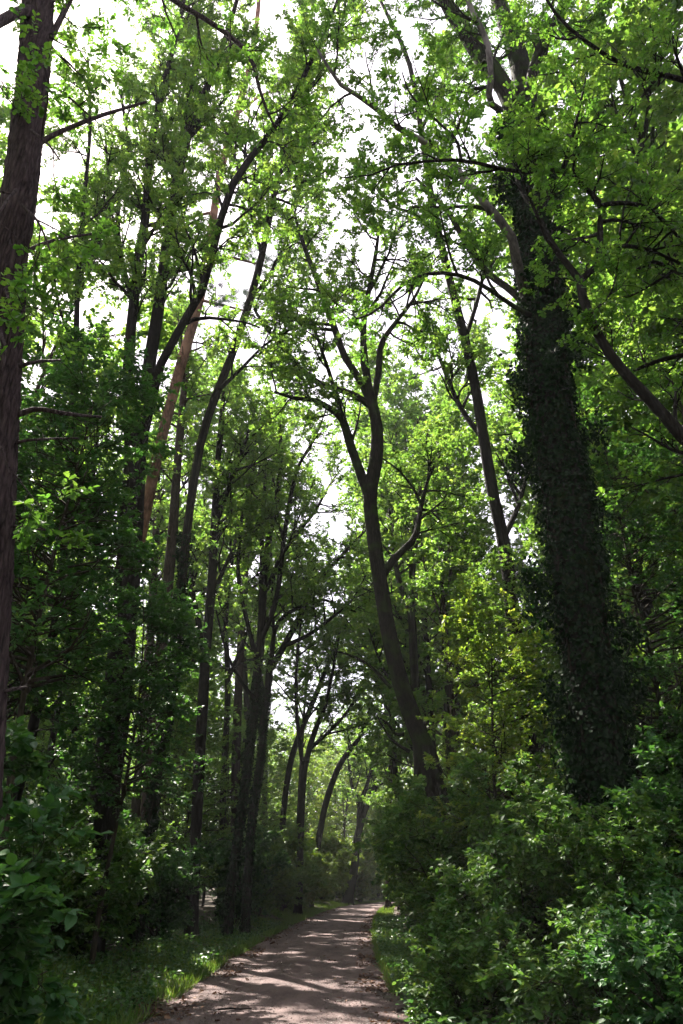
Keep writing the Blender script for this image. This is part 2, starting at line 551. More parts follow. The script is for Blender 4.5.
def tree(name, label, cat, Y, trunk, limbs=(), bark='bark_oak', leaf='wood_leaf', templ='hex', size=.10, dens=1.2, seed=1, crown=True,
         ivy=None, group=None, t0=.25, use_trunk=False, bare=(), ground=True, limb_bark=None, sides=14, furrows=0, **kw):
    r = np.random.default_rng(seed)
    tp, tr = traced(trunk, Y, 26)
    if ground:
        # bottom of the traced trunk runs on down to the soil, with a root flare
        p0, d = tp[0], unit(tp[0] - tp[3])
        gz = ground_z(p0[0], p0[1]) - .15
        if p0[2] > gz + .1:
            k = min((p0[2] - gz) / max(-d[2], .35), 30)
            foot = np.array([p0[0] + d[0] * k * .7, p0[1], gz])
            extra = [foot + (p0 - foot) * s for s in (0, .06, .2, .6)]
            er = [tr[0] * s for s in (1.75, 1.4, 1.15, 1.05)]
            tp = np.vstack([extra, tp])
            tr = np.concatenate([er, tr])
            tp, tr = resample(tp, tr, 32)
    base = tp[0].copy()
    base[2] += .15
    root = thing(name, label, cat, base, group)
    if furrows:
        fp, fr = resample(tp, tr, 420)
        th = np.arange(96) / 96 * 2 * math.pi
        zz, tt = np.meshgrid(fp[:, 2], th, indexing='ij')
        wv = tt + .10 * np.sin(zz * 5.1 + 3 * tt) + .07 * np.sin(zz * 11.3 - 2 * tt) + .05 * np.sin(zz * 23 + 5 * tt)
        ridge = np.abs(np.sin(wv * 9.5)) ** .6 * (.75 + .25 * np.sin(zz * 17 + 7 * tt)) + .35 * np.abs(np.sin(wv * 17 + 1.3 * np.sin(zz * 9)))
        ridge *= .8 + .4 * (np.sin(zz * 31 + tt * 11) > .2)
        rel = 1 + furrows * (ridge - .7) + .03 * np.sin(zz * 2.1 + tt) + .02 * r.standard_normal(ridge.shape)
        to = link('trunk', tubes_mesh('trunk', (fp - base)[None], fr[None], 96, M[bark], relief=rel[None]), root)
    else:
        to = link('trunk', tubes_mesh('trunk', (tp - base)[None], tr[None], sides, M[bark], rough=.035, r=r), root)
    parents = []
    for k, l in enumerate(limbs):
        lp, lr = traced(l, Y, 16)
        mb = M[(limb_bark or {}).get(k, bark)]
        link('limb', tubes_mesh('limb', (lp - base)[None], lr[None], 9, mb, rough=.04, r=r), root)
        parents.append((lp, lr))
    for l in bare:
        lp, lr = traced(l, Y, 12)
        link('dead_branch', tubes_mesh('dead_branch', (lp - base)[None], lr[None], 7, M[bark], rough=.06, r=r), root)
        q, qr = spawn(r, lp[None], lr[None], 5, .3, 1, (.2, .7), (30, 70), 4, rs=.012)
        link('dead_sprays', tubes_mesh('dead_sprays', q - base, qr, 3, M[bark]), root)
    if use_trunk or not limbs:
        n = len(tp)
        parents.append((tp[n // 2:], tr[n // 2:]))
    if crown:
        b1, b2, b3, lf = crown_from(r, parents, dens, size, templ, M[leaf], t0=t0, **kw)
        co = link('crown', leaves_mesh('crown', lf[0] - base, lf[1], lf[2], lf[3], templ, M[leaf], lf[4]), root)
        link('twig_sprays', join_tubes('twig_sprays', M[bark], [(b1, 5), (b2, 3), (b3, 3)], base), co)
    if ivy:
        ivy_on(r, tp, tr, base=base, parent=to, **ivy)
    return root


def dup(root, loc, rz, sc, label=None, group=None, cat=None):
    c = root.copy()
    COL.objects.link(c)
    c.location = loc
    c.rotation_euler = (0, 0, rz)
    c.scale = (sc, sc, sc)
    tag(c, label, cat, group)
    for ch in root.children:
        d = ch.copy()
        COL.objects.link(d)
        d.parent = c
        for g in ch.children:
            e = g.copy()
            COL.objects.link(e)
            e.parent = d
    return c


# ------------------------------------------------------------------ ground and track
ys = np.concatenate([np.linspace(-60, -6, 28), np.linspace(-5, 40, 181), np.linspace(41, 90, 99), np.linspace(92, 200, 40)])
xs = np.concatenate([np.linspace(-170, -32, 35), np.linspace(-30, -9, 43), np.linspace(-8.5, 9, 141), np.linspace(9.5, 30, 42), np.linspace(33, 170, 35)])
X, Yg = np.meshgrid(xs, ys)
Z = ground_z(X, Yg)
co = np.stack([X, Yg, Z], -1).reshape(-1, 3)
nx, ny = len(xs), len(ys)
i = np.arange(nx * ny).reshape(ny, nx)
q = np.stack([i[:-1, :-1], i[:-1, 1:], i[1:, 1:], i[1:, :-1]], -1).reshape(-1, 4)
tag(link('ground', raw_mesh('ground', co, q.ravel(), np.arange(len(q)) * 4, M['soil'], smooth=True)), 'dark brown woodland floor on both sides of the track', kind='structure')

ys = np.linspace(-30, 115, 581)
us = np.linspace(-1, 1, 25)
U, Yp = np.meshgrid(us, ys)
wob = .12 * np.sin(Yp * 1.1 + U * 2) + .09 * np.sin(Yp * 2.7 + 1 - U * 3) + .06 * np.sin(Yp * 6.1 + U * 5)
Xp = track_x(Yp) + U * (HALF + wob)
Zp = .012 + .035 * (1 - U ** 2) + .008 * np.sin(Xp * 5 + Yp * 1.3) - .018 * np.exp(-((np.abs(U) - .5) / .16) ** 2)
co = np.stack([Xp, Yp, Zp], -1).reshape(-1, 3)
nx, ny = len(us), len(ys)
i = np.arange(nx * ny).reshape(ny, nx)
q = np.stack([i[:-1, :-1], i[:-1, 1:], i[1:, 1:], i[1:, :-1]], -1).reshape(-1, 4)
tag(link('path', raw_mesh('path', co, q.ravel(), np.arange(len(q)) * 4, M['track'], smooth=True, tint=(np.abs(U) ** 5).ravel(), attr='edge', dom='POINT')),
    'pinkish grit track running into the wood and bending right', kind='structure')


def scatter(name, label, pos, size, templ, mat, seed, lift=0., spread=.4, upright=False, ten=None):
    r = np.random.default_rng(seed)
    n = len(pos)
    if upright:
        T = np.array([0, 0, 1.]) + .45 * r.standard_normal((n, 3))
        T = unit(T)
        nn = r.standard_normal((n, 3))
    else:
        T = r.standard_normal((n, 3))
        T[:, 2] *= .25
        T = unit(T)
        nn = np.array([0, 0, 1.]) + spread * r.standard_normal((n, 3))
    nn = unit(nn - (nn * T).sum(1, keepdims=True) * T)
    sz = size * r.uniform(.5, 1.25, n)
    tint = r.random(n) if ten is None else np.clip(ten + .2 * r.standard_normal(n), 0, 1)
    return tag(link(name, leaves_mesh(name, pos, T, nn, sz, templ, M[mat], tint)), label, kind='stuff')


def verge_pts(r, n, y0, y1, d0, d1, side, py=1.0, h=0.):
    y = y0 + (y1 - y0) * r.random(n) ** py
    d = d0 + (d1 - d0) * r.random(n) ** 1.3
    x = track_x(y) + side * (HALF + d)
    return np.stack([x, y, ground_z(x, y) + h * r.random(n)], -1)


r = np.random.default_rng(3)
pl = verge_pts(r, 52000, 9, 92, -.02, 2.2, -1, 1.5)
# grass thins in patches
k = (np.sin(pl[:, 0] * 2.1 + pl[:, 1] * .8) + np.sin(pl[:, 1] * 1.7 - pl[:, 0]) + r.normal(0, .7, len(pl))) > -.5
pr = verge_pts(r, 9000, 14, 60, .0, .9, 1, 1.3)
scatter('grass', 'short bright grass along the edges of the track', np.concatenate([pl[k], pr]), .2, 'needle', 'grass_blade', 4, upright=True)
pa = verge_pts(r, 42000, 5, 34, .25, 7, -1, 1.5, .22)
pb = verge_pts(r, 26000, 6, 40, .1, 7, 1, 1.5, .22)
k = (np.sin(pa[:, 0] * 1.4 + pa[:, 1] * .9 + 1) + r.normal(0, .8, len(pa))) > -.6
scatter('ground_cover', 'low dark green herbs covering the woodland floor', np.concatenate([pa[k], pb]), .075, 'broad', 'herb_leaf', 5, spread=.55)
pa = verge_pts(r, 11000, 7, 60, -.5, 2.6, -1, 1.6, .02)
pb = verge_pts(r, 9000, 7, 60, -.45, 1.3, 1, 1.6, .02)
pc = np.concatenate([pa, pb])
pc = pc[(np.sin(pc[:, 1] * 1.3 + pc[:, 0]) + np.sin(pc[:, 1] * 3.1) * .6 + r.normal(0, .6, len(pc))) > .1]
pc[:, 2] = np.maximum(pc[:, 2], .02) + .01
yy = 9 + 40 * r.random(260) ** 1.6
xx = track_x(yy) + HALF * np.sign(r.uniform(-1, 1, 260)) * r.random(260) ** .45
pd = np.stack([xx, yy, np.full(260, .055)], -1)
scatter('leaf_litter', 'brown fallen leaves strewn along the track edges', np.concatenate([pc, pd]), .085, 'oak', 'dead_leaf', 6, spread=.5)

# grit and small stones loose on the track
yy = 9 + 45 * r.random(26000) ** 1.7
uu = r.uniform(-1, 1, 26000)
uu = np.where(r.random(26000) < .5, np.sign(uu) * np.abs(uu) ** .5, uu)
pg = np.stack([track_x(yy) + uu * HALF * .98, yy, .012 + .035 * (1 - uu ** 2) + .004], -1)
scatter('gravel', 'loose grit and small stones on the track', pg, .028, 'quad', 'stone', 8, spread=.3)
# taller weeds where verge meets bushes
pw = []
for side, d0, d1, n in ((-1, 1.3, 3.4, 120), (1, .15, 1.0, 110)):
    c = verge_pts(r, n, 8, 40, d0, d1, side, 1.4)
    hgt = r.uniform(.1, .38, n)
    for q_ in range(22):
        pw.append(c + np.stack([r.normal(0, .10, n), r.normal(0, .10, n), hgt * r.random(n)], -1))
scatter('weeds', 'leafy weeds of mixed height at the foot of the bushes', np.concatenate(pw), .10, 'lance', 'herb_leaf', 12, spread=.6)

# ------------------------------------------------------------------ the trees one can tell apart
tree('oak_tree', 'rough purplish brown trunk cut by the left frame edge with bare snapped branches', 'tree', 6,
     [(-20, 740, 46), (-17, 680, 44), (-12, 600, 43), (-8, 500, 42), (-1, 400, 40), (3, 330, 38), (8, 256, 35), (19, 200, 33), (25, 150, 31), (35, 50, 30), (42, -60, 28), (48, -220, 22)],
     limbs=[[(42, -40, 16), (75, -60, 10, .5), (120, -40, 8, 1.), (170, -2, 6.5, 1.5), (215, 25, 6, 1.8), (240, 45, 5.5, 2), (252, 60, 5, 2), (262, 98, 4, 2.2), (276, 130, 2.5, 2.3)],
            [(40, 10, 14), (15, 14, 13, -.4), (-12, 30, 11, -.8), (-50, 60, 8, -1.2)],
            [(16, 190, 4, -.3), (4, 205, 3, -.6), (-8, 230, 2, -.8)], [(22, 205, 4, -.2), (38, 222, 3, -.4), (50, 250, 2, -.5)],
            [(6, 290, 4, -.3), (14, 315, 3, -.5), (26, 330, 2, -.6)], [(0, 330, 4, -.3), (6, 350, 3, -.5), (2, 372, 2, -.6)],
            [(-8, 430, 4, -.3), (2, 450, 3, -.5), (10, 474, 2, -.6)], [(30, 130, 4, -.3), (46, 142, 3, -.4), (60, 160, 2, -.5)],
            [(36, 80, 4, .2), (62, 92, 3, .4), (92, 118, 2, .6)],
            [(38, 60, 10), (60, 20, 7, .3), (80, -20, 5, .6), (105, -70, 4, 1.0)]],
     bare=[[(14, 416, 8), (28, 411, 7), (40, 409, 6), (68, 414, 5), (101, 417, 3, .4)],
           [(16, 368, 6), (35, 362, 4.5), (60, 360, 2.5, .4)],
           [(8, 446, 5), (30, 440, 3.5), (78, 438, 2, .5)],
           [(34, 146, 7, .2), (60, 132, 6, .4), (100, 116, 5, .7), (146, 102, 3, 1)],
           [(24, 252, 6), (55, 240, 4, .3), (104, 232, 2.5, .8)],
           [(-6, 694, 6), (10, 690, 5), (26, 687, 3, .3)],
           [(0, 526, 5), (20, 527, 3), (45, 530, 2, .4)]],
     bark='bark_edge', leaf='oak_leaf', templ='oak', size=.085, dens=1.0, seed=11, sides=20, t0=.1, furrows=.085, L=(.5, 1.3), L2=(.3, .7), L3=(.15, .35), n2=4, n3=3, m=5)

tree('oak_tree', 'massive forked trunk thickly clad in black green ivy right of the track', 'tree', 13,
     [(612, 870, 46), (606, 820, 44), (597, 740, 42), (585, 640, 42), (572, 540, 42), (560, 460, 40), (549, 380, 38), (542, 300, 36), (538, 240, 36), (532, 180, 34), (525, 120, 32)],
     limbs=[[(527, 160, 26), (506, 92, 22), (478, 52, 20), (458, 22, 18), (438, -12, 15), (410, -70, 10)],
            [(525, 130, 26), (520, 65, 24, .3), (505, 22, 20, .6), (492, -22, 16, .8), (478, -90, 11, 1.2)],
            [(530, 140, 18), (531, 88, 16, -.3), (544, 42, 14, -.6), (567, 0, 12, -.9), (588, -60, 8, -1.4)],
            [(528, 305, 13), (516, 258, 12, -.8), (510, 233, 11, -1), (486, 205, 10, -1.2), (461, 175, 9, -1.4), (440, 150, 8, -1.6), (401, 130, 7, -1.9), (371, 104, 6, -2.2), (341, 85, 5, -2.4), (318, 50, 3, -2.6)],
            [(500, 110, 8, -.4), (489, 100, 8, -.8), (491, 75, 7.5, -1), (486, 40, 7, -1.1), (468, 0, 6, -1.2), (455, -40, 4, -1.2)],
            [(530, 312, 10), (513, 292, 8.5, .5), (490, 275, 8, .8), (471, 252, 7, 1), (448, 212, 6, 1.4), (430, 193, 5, 1.8), (416, 178, 3, 2)],
            [(545, 322, 7), (520, 310, 6, -.5), (506, 301, 5.5, -.8), (471, 279, 5, -1), (436, 273, 4.5, -1.2), (406, 283, 4, -1.3), (376, 311, 3, -1.4), (356, 319, 2, -1.5)]],
     bark='bark_oak', limb_bark={3: 'bark_pale', 4: 'bark_pale'}, leaf='oak_leaf', templ='oak', size=.095, dens=.8, seed=12, sides=20, L=(1.0, 2.6),
     ivy=dict(n=42000, thick=.40, size=.08, hi=1.0), m=7)

tree('oak_tree', 'near oak beyond the right frame edge reaching long crooked boughs across', 'tree', 8.5,
     [(915, 900, 74), (890, 700, 64), (855, 540, 58), (825, 400, 52), (795, 250, 48), (778, 100, 42), (765, -50, 34), (760, -160, 24)],
     limbs=[[(856, 565, 24), (765, 500, 20), (702, 455, 17), (683, 437, 16), (655, 405, 14), (630, 379, 13), (607, 350, 12), (592, 322, 11), (583, 298, 11), (580, 279, 10)],
            [(580, 281, 9), (572, 270, 8), (562, 258, 8), (550, 240, 7), (536, 212, 6, .3), (521, 190, 4, .6), (508, 150, 2.5, 1)],
            [(580, 281, 8), (588, 273, 8), (597, 266, 8), (600, 250, 8), (600, 225, 7), (601, 206, 7), (586, 188, 6), (562, 171, 6), (520, 172, 5, -.4), (490, 166, 4.5, -.6), (461, 160, 4, -.8), (431, 161, 3.5, -.9), (396, 165, 3, -1), (371, 175, 2, -1), (340, 178, 1.5, -1)],
            [(601, 206, 6), (621, 203, 5.5), (651, 210, 5), (683, 242, 4, .5), (715, 275, 3, .7)],
            [(562, 171, 5), (572, 155, 4), (590, 143, 3.5, .4), (611, 135, 2.5, .8)],
            [(562, 171, 5), (570, 145, 4, -.3), (578, 115, 3.5, -.5), (586, 78, 2, -.6)],
            [(461, 160, 4, -.8), (456, 140, 3.5, -.8), (436, 120, 3, -.7), (411, 95, 2.5, -.6), (402, 72, 1.5, -.6)],
            [(600, 251, 6), (616, 246, 5, .3), (634, 247, 5, .5), (655, 252, 4, .7), (690, 268, 3, .9)],
            [(790, 130, 12), (735, 98, 9), (683, 80, 7), (631, 67, 6, -.3), (601, 52, 5, -.5), (561, 20, 4, -.8), (535, -20, 3, -1)],
            [(800, 260, 12), (740, 290, 9), (690, 278, 7, .8), (655, 262, 5, 1), (625, 278, 3, 1.3)],
            [(830, 420, 14), (760, 380, 9, 1), (700, 355, 7, 1.5), (655, 362, 5, 1.8), (625, 375, 3, 2)]],
     bark='bark_dark', leaf='oak_leaf', templ='oak', size=.085, dens=1.15, seed=13, t0=.12, L=(.7, 1.7), L2=(.4, .9), L3=(.2, .42), n2=5, n3=3, m=6, flat=.45)

tree('oak_tree', 'leaning trunk right of the track with a wide candelabra fork', 'tree', 18,
     [(447, 850, 27), (433, 775, 24), (419, 735, 22), (403, 690, 20), (388, 630, 18), (380, 580, 17), (373, 530, 16.5), (370, 497, 16), (376, 460, 16), (377, 430, 14), (372, 402, 12)],
     limbs=[[(372, 404, 11), (361, 381, 9), (345, 357, 8.5), (330, 315, 8, .3), (315, 275, 6, .6), (303, 243, 5, .8), (294, 212, 3, 1)],
            [(372, 404, 10), (364, 356, 9, -.3), (364, 320, 7, -.6), (370, 285, 6, -.8), (376, 252, 4.5, -1), (380, 220, 2.5, -1)],
            [(373, 402, 9), (378, 376, 8), (381, 345, 7), (396, 322, 5.5, .5), (413, 300, 4, 1), (428, 270, 2.5, 1.4)],
            [(370, 497, 14), (362, 477, 12), (352, 450, 11), (342, 418, 10, -.3), (330, 409, 8, -.5), (315, 400, 6, -.6), (298, 399, 5, -.8), (274, 392, 3, -1)],
            [(373, 408, 9), (356, 396, 8), (337, 389, 7.5), (320, 384, 7, .4), (302, 370, 6.5, .6), (285, 350, 6, .8), (268, 330, 5, .9), (254, 309, 3, 1)],
            [(380, 580, 11), (388, 566, 10), (401, 552, 9), (415, 537, 8), (420, 512, 6, .4), (428, 480, 4, .8), (440, 455, 2.5, 1.2)],
            [(342, 420, 7), (338, 400, 6), (330, 375, 5), (320, 345, 3.5, -.5), (312, 320, 2, -.8)]],
     bare=[[(410, 752, 5), (397, 744, 3.5), (388, 735, 3), (377, 716, 1.6)],
           [(404, 734, 5), (396, 734, 3.5), (388, 724, 3), (380, 718, 1.6)],
           [(391, 688, 5), (371, 667, 4), (352, 656, 3), (335, 651, 2)]],
     bark='bark_oak', leaf='wood_leaf', templ='hex', size=.10, dens=1.05, furrows=.045, seed=14, L=(1.0, 2.8), m=7, t0=.3)

tree('oak_tree', 'taller of the paired ivy trunks standing on the left verge', 'tree', 27,
     [(227, 940, 10), (231, 890, 9.5), (239, 830, 9), (248, 765, 9), (254, 712, 9), (259, 660, 9), (262, 618, 9.5), (263, 590, 9)],
     limbs=[[(263, 596, 7.5), (267, 547, 7), (277, 500, 6.5), (281, 457, 5.5), (280, 427, 4.8), (286, 395, 3.8), (291, 350, 2.8), (298, 310, 1.6)],
            [(262, 600, 6), (262, 536, 5.5, .5), (265, 477, 4.5, 1), (260, 448, 3.5, 1.3), (250, 425, 2.5, 1.6), (240, 395, 1.5, 1.9)],
            [(261, 640, 6.5), (276, 600, 6, -.4), (286, 524, 5.5, -.7), (295, 477, 4.5, -.9), (303, 457, 3.5, -1), (315, 438, 2.5, -1.2), (326, 410, 1.5, -1.4)],
            [(258, 670, 6), (248, 625, 5, -.6), (238, 575, 4.5, -1), (243, 512, 3.5, -1.2), (254, 477, 2.5, -1.4), (258, 440, 1.5, -1.6)],
            [(267, 590, 5), (278, 562, 4.5, .8), (295, 536, 4, 1.2), (315, 512, 3.2, 1.6), (327, 489, 2.5, 1.9), (340, 470, 1.5, 2.2)],
            [(256, 700, 5), (240, 680, 4, -.8), (226, 650, 3, -1.4), (216, 610, 2, -1.8)]],
     bark='bark_dark', leaf='wood_leaf', size=.105, dens=.95, seed=15, ivy=dict(n=5000, thick=.09, size=.08, hi=.72, power=.9), L=(1., 2.6))
tree('oak_tree', 'shorter right of the paired ivy trunks, its long bough arching over the track', 'tree', 27.6,
     [(245, 936, 9), (247, 890, 8.5), (251, 830, 8), (260, 765, 8), (264, 718, 8), (270, 668, 8)],
     limbs=[[(269, 672, 8), (284, 646, 7.5), (298, 620, 7), (312, 590, 6, .5), (326, 572, 5, .8), (347, 550, 4, 1.2), (366, 530, 2.5, 1.6)],
            [(269, 668, 5.5), (277, 625, 5), (297, 608, 4.5, -.4), (322, 600, 3.5, -.8), (340, 606, 2.5, -1.2), (356, 612, 1.5, -1.5)],
            [(284, 646, 5.5), (310, 634, 4.5, -.5), (335, 615, 3.5, -1), (352, 600, 2.5, -1.4), (366, 575, 1.5, -1.7)],
            [(268, 690, 4.5), (274, 640, 4, .5), (272, 590, 3.2, .9), (284, 552, 2.6, 1.2), (300, 515, 2, 1.5), (318, 470, 1.2, 1.8)]],
     bark='bark_dark', leaf='wood_leaf', size=.105, dens=1.0, seed=16, ivy=dict(n=4000, thick=.085, size=.08, hi=.9), L=(.9, 2.4))

tree('oak_tree', 'thick dark multi stemmed tree left of the track rising from hazel', 'tree', 16,
     [(100, 830, 37), (108, 770, 35), (117, 700, 33), (122, 640, 32), (127, 580, 30), (131, 520, 28), (134, 472, 26), (137, 445, 24)],
     limbs=[[(132, 462, 15), (127, 400, 13), (130, 340, 12), (134, 300, 12), (140, 250, 11), (146, 212, 10), (150, 150, 9), (165, 80, 7), (178, 30, 5), (190, -30, 3)],
            [(139, 455, 18), (146, 400, 16), (151, 350, 15), (160, 300, 14), (165, 256, 13), (172, 212, 12), (183, 150, 11), (200, 105, 9), (220, 55, 7), (237, 0, 5), (248, -50, 3)],
            [(172, 214, 9), (177, 170, 8, .4), (187, 115, 7, .8), (197, 45, 5.5, 1.1), (200, -10, 3, 1.4)],
            [(140, 452, 13), (152, 395, 11, -.5), (166, 351, 10, -.8), (184, 322, 9.5, -1), (200, 296, 9.5, -1.2), (212, 255, 9, -1.4), (225, 205, 9, -1.5), (240, 170, 8, -1.6), (262, 145, 7.5, -1.7), (280, 120, 7, -1.8), (307, 70, 6, -2), (330, 20, 4, -2.2), (348, -30, 2.5, -2.4)],
            [(134, 305, 7), (122, 262, 6, .6), (118, 210, 5, 1), (128, 150, 4, 1.3), (120, 90, 3, 1.6)]],
     bark='bark_dark', leaf='wood_leaf', templ='oak', size=.11, dens=1.25, seed=17, L=(1.0, 2.6), t0=.2)

tree('oak_tree', 'slim trunk leaning right behind the multi stemmed tree, ivy on its foot', 'tree', 20,
     [(147, 850, 11), (160, 757, 11), (172, 682, 10.5), (179, 620, 10), (184, 560, 10), (190, 511, 9.5), (196, 470, 9.5), (205, 426, 9.5), (218, 391, 9), (230, 361, 9), (250, 301, 9), (262, 256, 8), (275, 190, 7), (287, 135, 6), (305, 75, 4), (314, 20, 2.5)],
     limbs=[[(250, 301, 5), (272, 270, 4, .6), (290, 230, 3, 1.2), (300, 190, 2, 1.8)], [(262, 256, 5), (250, 210, 4, -.8), (245, 160, 3, -1.5), (250, 110, 2, -2)],
            [(218, 391, 5), (240, 370, 4, -1), (265, 345, 3, -1.6), (290, 330, 2, -2)], [(275, 190, 4), (295, 160, 3, .8), (318, 130, 2, 1.2)]],
     bark='bark_dark', leaf='wood_leaf', size=.115, dens=1.3, seed=18, ivy=dict(n=4500, thick=.13, size=.08, hi=.3), use_trunk=True)

tree('oak_tree', 'thin straight stem at far left rising through hornbeam leaves', 'tree', 15,
     [(2, 850, 14), (20, 780, 13), (37, 712, 12), (50, 647, 11), (60, 598, 10), (66, 540, 8.5), (70, 480, 7.5), (72, 430, 7), (76, 350, 6.5), (78, 275, 6), (84, 200, 5), (90, 130, 4), (88, 60, 3)],
     limbs=[[(52, 640, 7), (75, 575, 6, .4), (88, 520, 5, .8), (95, 462, 4, 1.2), (100, 400, 2.5, 1.6)], [(78, 280, 4), (100, 240, 3.5, .6), (108, 190, 3, 1), (105, 130, 2, 1.4)],
            [(76, 350, 4), (60, 310, 3, -.5), (52, 260, 2, -1)]],
     bark='bark_dark', leaf='wood_leaf', templ='oak', size=.09, dens=.7, seed=19, use_trunk=True, L=(.8, 2.0))

tree('pine_tree', 'tall orange barked pine leaning right behind the dark multi stemmed tree', 'tree', 23,
     [(88, 860, 16), (106, 740, 15), (126, 610, 14.5), (154, 471, 13.5), (171, 401, 12.5), (185, 351, 12), (198, 306, 11), (208, 256, 10), (214, 212, 9.5), (222, 165, 9), (236, 115, 8), (250, 65, 7), (258, 10, 5), (262, -60, 3)],
     limbs=[[(205, 270, 5), (225, 258, 4, .6), (250, 262, 3, 1.2), (275, 270, 1.5, 1.6)], [(200, 300, 4), (222, 305, 3, -.6), (250, 312, 2, -1)], [(214, 212, 4), (196, 216, 3, .5), (178, 222, 2, 1)],
            [(236, 115, 4), (262, 95, 3, .8), (284, 90, 2, 1.4)], [(222, 165, 4), (205, 140, 3, 1.2), (190, 128, 2, 2)]],
     bark='bark_pine', leaf='pine_needle', templ='needle', size=.16, dens=1.0, seed=20, L=(.6, 1.4), L2=(.3, .7), L3=(.15, .3), m=16, n3=4, spread=1.2)

tree('oak_tree', 'dark slender forked trunk midway along the left side of the track', 'tree', 25,
     [(194, 880, 14), (198, 790, 13), (202, 720, 12.5), (206, 650, 12), (212, 580, 11), (215, 515, 9), (219, 450, 7), (224, 390, 5)],
     limbs=[[(205, 655, 8), (196, 610, 6.5), (190, 575, 5, .4), (186, 530, 3.5, .8)], [(214, 530, 6), (232, 480, 5, -.5), (246, 440, 4, -.9), (258, 400, 2.5, -1.2)], [(210, 600, 6), (228, 560, 4.5, .6), (242, 530, 3, 1)]],
     bark='bark_dark', leaf='wood_leaf', size=.12, dens=1.2, seed=21, use_trunk=True)
tree('oak_tree', 'brown trunk standing just right of the thickest left trunk', 'tree', 24,
     [(144, 850, 15), (155, 712, 14.5), (165, 612, 13.5), (172, 540, 12), (177, 470, 10), (183, 400, 8), (192, 320, 6)],
     bark='bark_brown', leaf='wood_leaf', size=.12, dens=1.6, seed=22)
tree('oak_tree', 'narrow brown trunk between two thicker trunks in the left wood', 'tree', 30,
     [(134, 830, 11), (146, 690, 11), (152, 610, 10), (156, 530, 8), (158, 460, 6)], bark='bark_brown', leaf='wood_leaf', size=.13, dens=1.6, seed=23)
tree('oak_tree', 'shadowed straight trunk just behind the paired ivy trunks', 'tree', 38,
     [(234, 880, 11), (236, 757, 10.5), (240, 660, 9.5), (246, 560, 8), (250, 470, 7), (252, 400, 4)], bark='bark_brown', leaf='wood_leaf', size=.14, dens=1.4, seed=24, L=(1.4, 3.4))

tree('oak_tree', 'dark trunk rising behind the bushes left of the giant ivy trunk', 'tree', 20,
     [(533, 780, 20), (523, 702, 19), (516, 650, 18), (512, 602, 17), (503, 540, 15), (492, 490, 14), (484, 440, 13), (476, 390, 12), (465, 340, 11), (452, 290, 10), (440, 240, 9), (430, 190, 8), (421, 130, 7), (408, 60, 5.5), (380, 0, 4)],
     limbs=[[(503, 540, 7), (520, 500, 6, .8), (530, 450, 4, 1.6), (535, 400, 3, 2.2)], [(484, 440, 7), (462, 410, 6, .6), (445, 372, 5, 1), (430, 330, 3, 1.4)], [(465, 340, 6), (480, 290, 5, .8), (488, 240, 4, 1.4), (486, 190, 2.5, 2)],
            [(440, 240, 5), (415, 215, 4, -.5), (392, 205, 3, -1), (372, 180, 2, -1.4)], [(421, 130, 5), (440, 90, 4, .6), (452, 40, 3, 1)]],
     bark='bark_dark', leaf='wood_leaf', size=.12, dens=1.35, seed=25, L=(1.0, 2.8))

tree('oak_tree', 'twisting trunk with raised arms behind the leaning candelabra tree', 'tree', 30,
     [(420, 820, 11.5), (417, 730, 11), (415, 690, 11), (413, 640, 10), (411, 608, 9.5)],
     limbs=[[(411, 612, 8), (402, 590, 7), (396, 565, 6), (393, 535, 4.5, .5), (388, 500, 3, 1)], [(411, 610, 8), (420, 590, 7), (432, 570, 6, -.5), (441, 548, 5, -.8), (450, 510, 3.5, -1)],
            [(411, 608, 8), (413, 560, 8), (421, 492, 7.5), (441, 446, 7), (461, 401, 6), (470, 360, 4), (476, 320, 2.5)], [(393, 540, 4), (404, 510, 3, .8), (410, 470, 2, 1.2)]],
     bark='bark_oak', leaf='wood_leaf', size=.13, dens=1.2, seed=26, L=(1.2, 3))
tree('oak_tree', 'upright dark trunk right of the twisting trunk, half hidden by leaves', 'tree', 33,
     [(452, 800, 11), (448, 700, 10.5), (446, 640, 9.5), (444, 590, 8.5), (441, 550, 7.5), (445, 500, 6), (450, 440, 4)],
     limbs=[[(446, 640, 6), (458, 622, 5, .5), (466, 600, 4, .8), (470, 570, 3, 1)], [(444, 590, 5), (455, 560, 4, -.6), (462, 520, 3, -1)]], bark='bark_oak', leaf='wood_leaf', size=.13, dens=1.4, seed=27, use_trunk=True)

